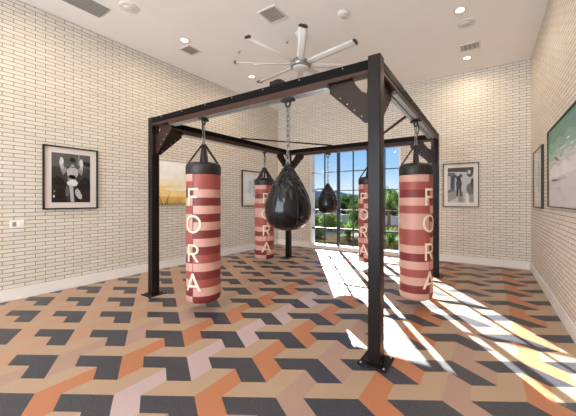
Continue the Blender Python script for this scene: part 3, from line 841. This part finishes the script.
def tree(x, y, h, r, m, lab, n=2400, sz=.12):
    t = thing('tree', lab, 'tree', (x, y, -.12), 0, 'trees beyond the window')
    mb = MB(); mb.tube([(0, 0, 0), (.05 * h * .2, 0, h * .3), (0, 0, h * .62)], [.035 * h, .028 * h, .015 * h], M['bark'], 8)
    for k in range(5):
        a = 2 * PI * k / 5; mb.tube([(0, 0, h * (.35 + .04 * k)), (r * .5 * math.cos(a), r * .5 * math.sin(a), h * .68)], [.014 * h, .006 * h], M['bark'], 6)
    mb.build('trunk', t)
    mb = MB()
    for k in range(8):
        a = 2 * PI * k / 8 + random.random(); q = r * random.uniform(.25, .6)
        leaf_cloud(mb, (q * math.cos(a), q * math.sin(a), h - r * .7 + random.uniform(-.25, .25) * r), r * .5, n // 8, sz, m, .8)
    mb.build('crown', t, recalc=False)
    return t
def yucca(x, y, trunk, L, n, lab, name='yucca', z=-.09):
    t = thing(name, lab, 'plant', (x, y, z), 0, 'spiky plants outside the window')
    mb = MB(); mb.tube([(0, 0, 0), (.02, 0, trunk * .6), (0, .01, trunk)], [.09, .07, .06], M['bark'], 10); mb.build('trunk', t)
    mb = MB()
    for k in range(n):
        a = k * 2.39996; el = math.radians(80 - 95 * (k / n)); ln = L * random.uniform(.8, 1.1)
        d = Vector((math.cos(a), math.sin(a), 0)); s = d.cross(Vector((0, 0, 1))); w = .034 * L / .7
        pts = []
        for q in range(5):
            f = q / 4
            pts.append(Vector((0, 0, trunk)) + d * (ln * f * math.cos(el)) + Vector((0, 0, ln * (f * math.sin(el) - .22 * f * f))))
        for q in range(4):
            w0, w1 = w * (1 - (q / 4) ** 2), w * (1 - ((q + 1) / 4) ** 2) + .0008
            mb.face([pts[q] - s * w0, pts[q] + s * w0, pts[q + 1] + s * w1, pts[q + 1] - s * w1], M['yucca'], True)
    mb.build('leaves', t, recalc=False)
    return t
yucca(-4.4, 9.75, .2, .85, 64, 'broad spiky green plant just outside the middle of the window')
yucca(-3.62, 12.2, 1.25, .85, 64, 'spiky plant on a short trunk outside, showing right of the front post')
yucca(-2.72, 9.45, .12, .75, 56, 'low spiky green plant outside the right end of the window')
bush('bush', -5.7, 9.75, .32, .42, M['leaf_b'], 'small dark bush outside the left end of the window', n=600, sz=.045)
bush('bush', -7.7, 12.6, .5, .9, M['leaf_c'], 'rounded light green bush outside at the left edge of the window')
bush('bush', -6.45, 12.2, .6, .95, M['leaf_c'], 'light green bush outside beneath the hanging rear teardrop bag')
bush('bush', -5.9, 14.3, .7, 1.35, M['leaf_a'], 'mid green bush outside behind the broad spiky plant')
bush('flowering_bush', -8.0, 14.9, .8, 1.35, M['leaf_d'], 'lavender coloured flowering bush outside left of the green bushes')
bush('bush', -4.7, 13.6, .5, 1.2, M['leaf_a'], 'green bush outside close to the right spiky plants')
bush('bush', -9.8, 14.8, .8, 1.2, M['leaf_a'], 'green bush outside farthest to the left, behind the light green one')
for k, (x, lab) in enumerate(((-12.6, 'leafy hedge bush outside, leftmost along the pale garden wall'), (-11.4, 'leafy hedge bush outside, second from the left along the garden wall'), (-10.2, 'leafy hedge bush outside, third from the left along the garden wall'),
                            (-9.0, 'leafy hedge bush outside, middle of the row along the garden wall'), (-7.8, 'leafy hedge bush outside, third from the right along the garden wall'), (-6.6, 'leafy hedge bush outside, second from the right along the garden wall'), (-5.4, 'leafy hedge bush outside, rightmost along the garden wall'))):
    bush('bush', x, 18.6 + .3 * (k % 2), .58, 1.45 + .2 * (k % 3), M['leaf_b'] if k % 2 else M['leaf_a'], lab, n=1500, sz=.07, group='hedge bushes along the garden wall')
for x, y, h, r, m, lab in ((-13.4, 22.5, 2.2, 1.9, M['leaf_b'], 'low dark tree seen through the left window bay'), (-12.2, 27, 2.4, 1.8, M['leaf_a'], 'rounded green tree across the street in the middle of the window'),
                           (-9.9, 22.6, 2.2, 1.5, M['leaf_b'], 'dark tree across the street beside the middle mullion'), (-9.0, 28.5, 2.6, 1.9, M['leaf_a'], 'green tree across the street left of the front post'),
                           (-20.5, 36, 2.6, 2.4, M['leaf_a'], 'farthest green tree at the left edge of the window'), (-6.7, 22.8, 3.0, 1.6, M['leaf_a'], 'taller green tree outside seen right of the front post')):
    tree(x, y, h, r, m, lab)
# low pale garden wall across the street
t = thing('garden_wall', 'low pale garden wall across the street outside', 'wall', (-12, 17.2, -.12))
mb = MB(); mb.box((-14, -.1, 0), (14, .1, .5), M['white_wall'], .01); mb.build('wall_body', t)
mb = MB(); mb.box((-14, -.15, .5), (14, .15, .56), M['white_wall'], .01); mb.build('coping', t)

# ------------------------------------------------------------------ sky, sun
w = bpy.data.worlds.new('sky'); SC.world = w; w.use_nodes = True
nt = w.node_tree; bg = nt.nodes['Background']
tc = nt.nodes.new('ShaderNodeTexCoord'); sx = nt.nodes.new('ShaderNodeSeparateXYZ'); cr = nt.nodes.new('ShaderNodeValToRGB')
nt.links.new(tc.outputs['Generated'], sx.inputs[0]); nt.links.new(sx.outputs[2], cr.inputs[0]); nt.links.new(cr.outputs[0], bg.inputs[0])
e = cr.color_ramp.elements
e[0].position = 0; e[0].color = (*lin((232, 240, 244)), 1)
e[1].position = .6; e[1].color = (*lin((72, 120, 196)), 1)
for p, c in ((.03, (214, 232, 244)), (.09, (172, 210, 242)), (.17, (132, 184, 236))):
    q = cr.color_ramp.elements.new(p); q.color = (*lin(c), 1)
bg.inputs[1].default_value = 1.2
sl = bpy.data.lights.new('sun', 'SUN'); sl.energy = 34; sl.angle = math.radians(.35); sl.color = (1, .97, .91)
so = bpy.data.objects.new('sun', sl); COL.objects.link(so)
az, el = math.radians(34.6), math.radians(25.3)
sd = Vector((-math.sin(az) * math.cos(el), math.cos(az) * math.cos(el), math.sin(el)))   # towards the sun
so.rotation_euler = sd.to_track_quat('Z', 'Y').to_euler(); so.location = (-8, 14, 8)

# unseen fill light added outside the made-up near window, tilted up at the ceiling
dl = bpy.data.lights.new('added_fill_light', 'AREA'); dl.shape = 'RECTANGLE'; dl.size = RX1 - RX0; dl.size_y = RZ1 - RZ0; dl.energy = 600; dl.color = (.86, .93, 1)
do = bpy.data.objects.new('added_fill_light', dl); COL.objects.link(do); do.location = ((RX0 + RX1) / 2, YF - T - .15, (RZ0 + RZ1) / 2); do.rotation_euler = (PI / 2 + .36, 0, 0)

# ------------------------------------------------------------------ camera
cam = bpy.data.cameras.new('camera'); co = bpy.data.objects.new('camera', cam); COL.objects.link(co)
FPX, CX, CY = 286., 312.45, 200.
cam.sensor_fit = 'HORIZONTAL'; cam.sensor_width = 36; cam.lens = FPX / 576 * 36
cam.shift_x = -(CX - 288) / 576; cam.shift_y = (CY - 208) / 576
cam.clip_start = .02; cam.clip_end = 500
co.location = (0, 0, 1.4); co.rotation_euler = (PI / 2, 0, math.radians(31.43))
SC.camera = co
vs = SC.view_settings
vs.view_transform = 'Standard'; vs.look = 'None'; vs.exposure = -.05; vs.gamma = 1; vs.use_curve_mapping = False
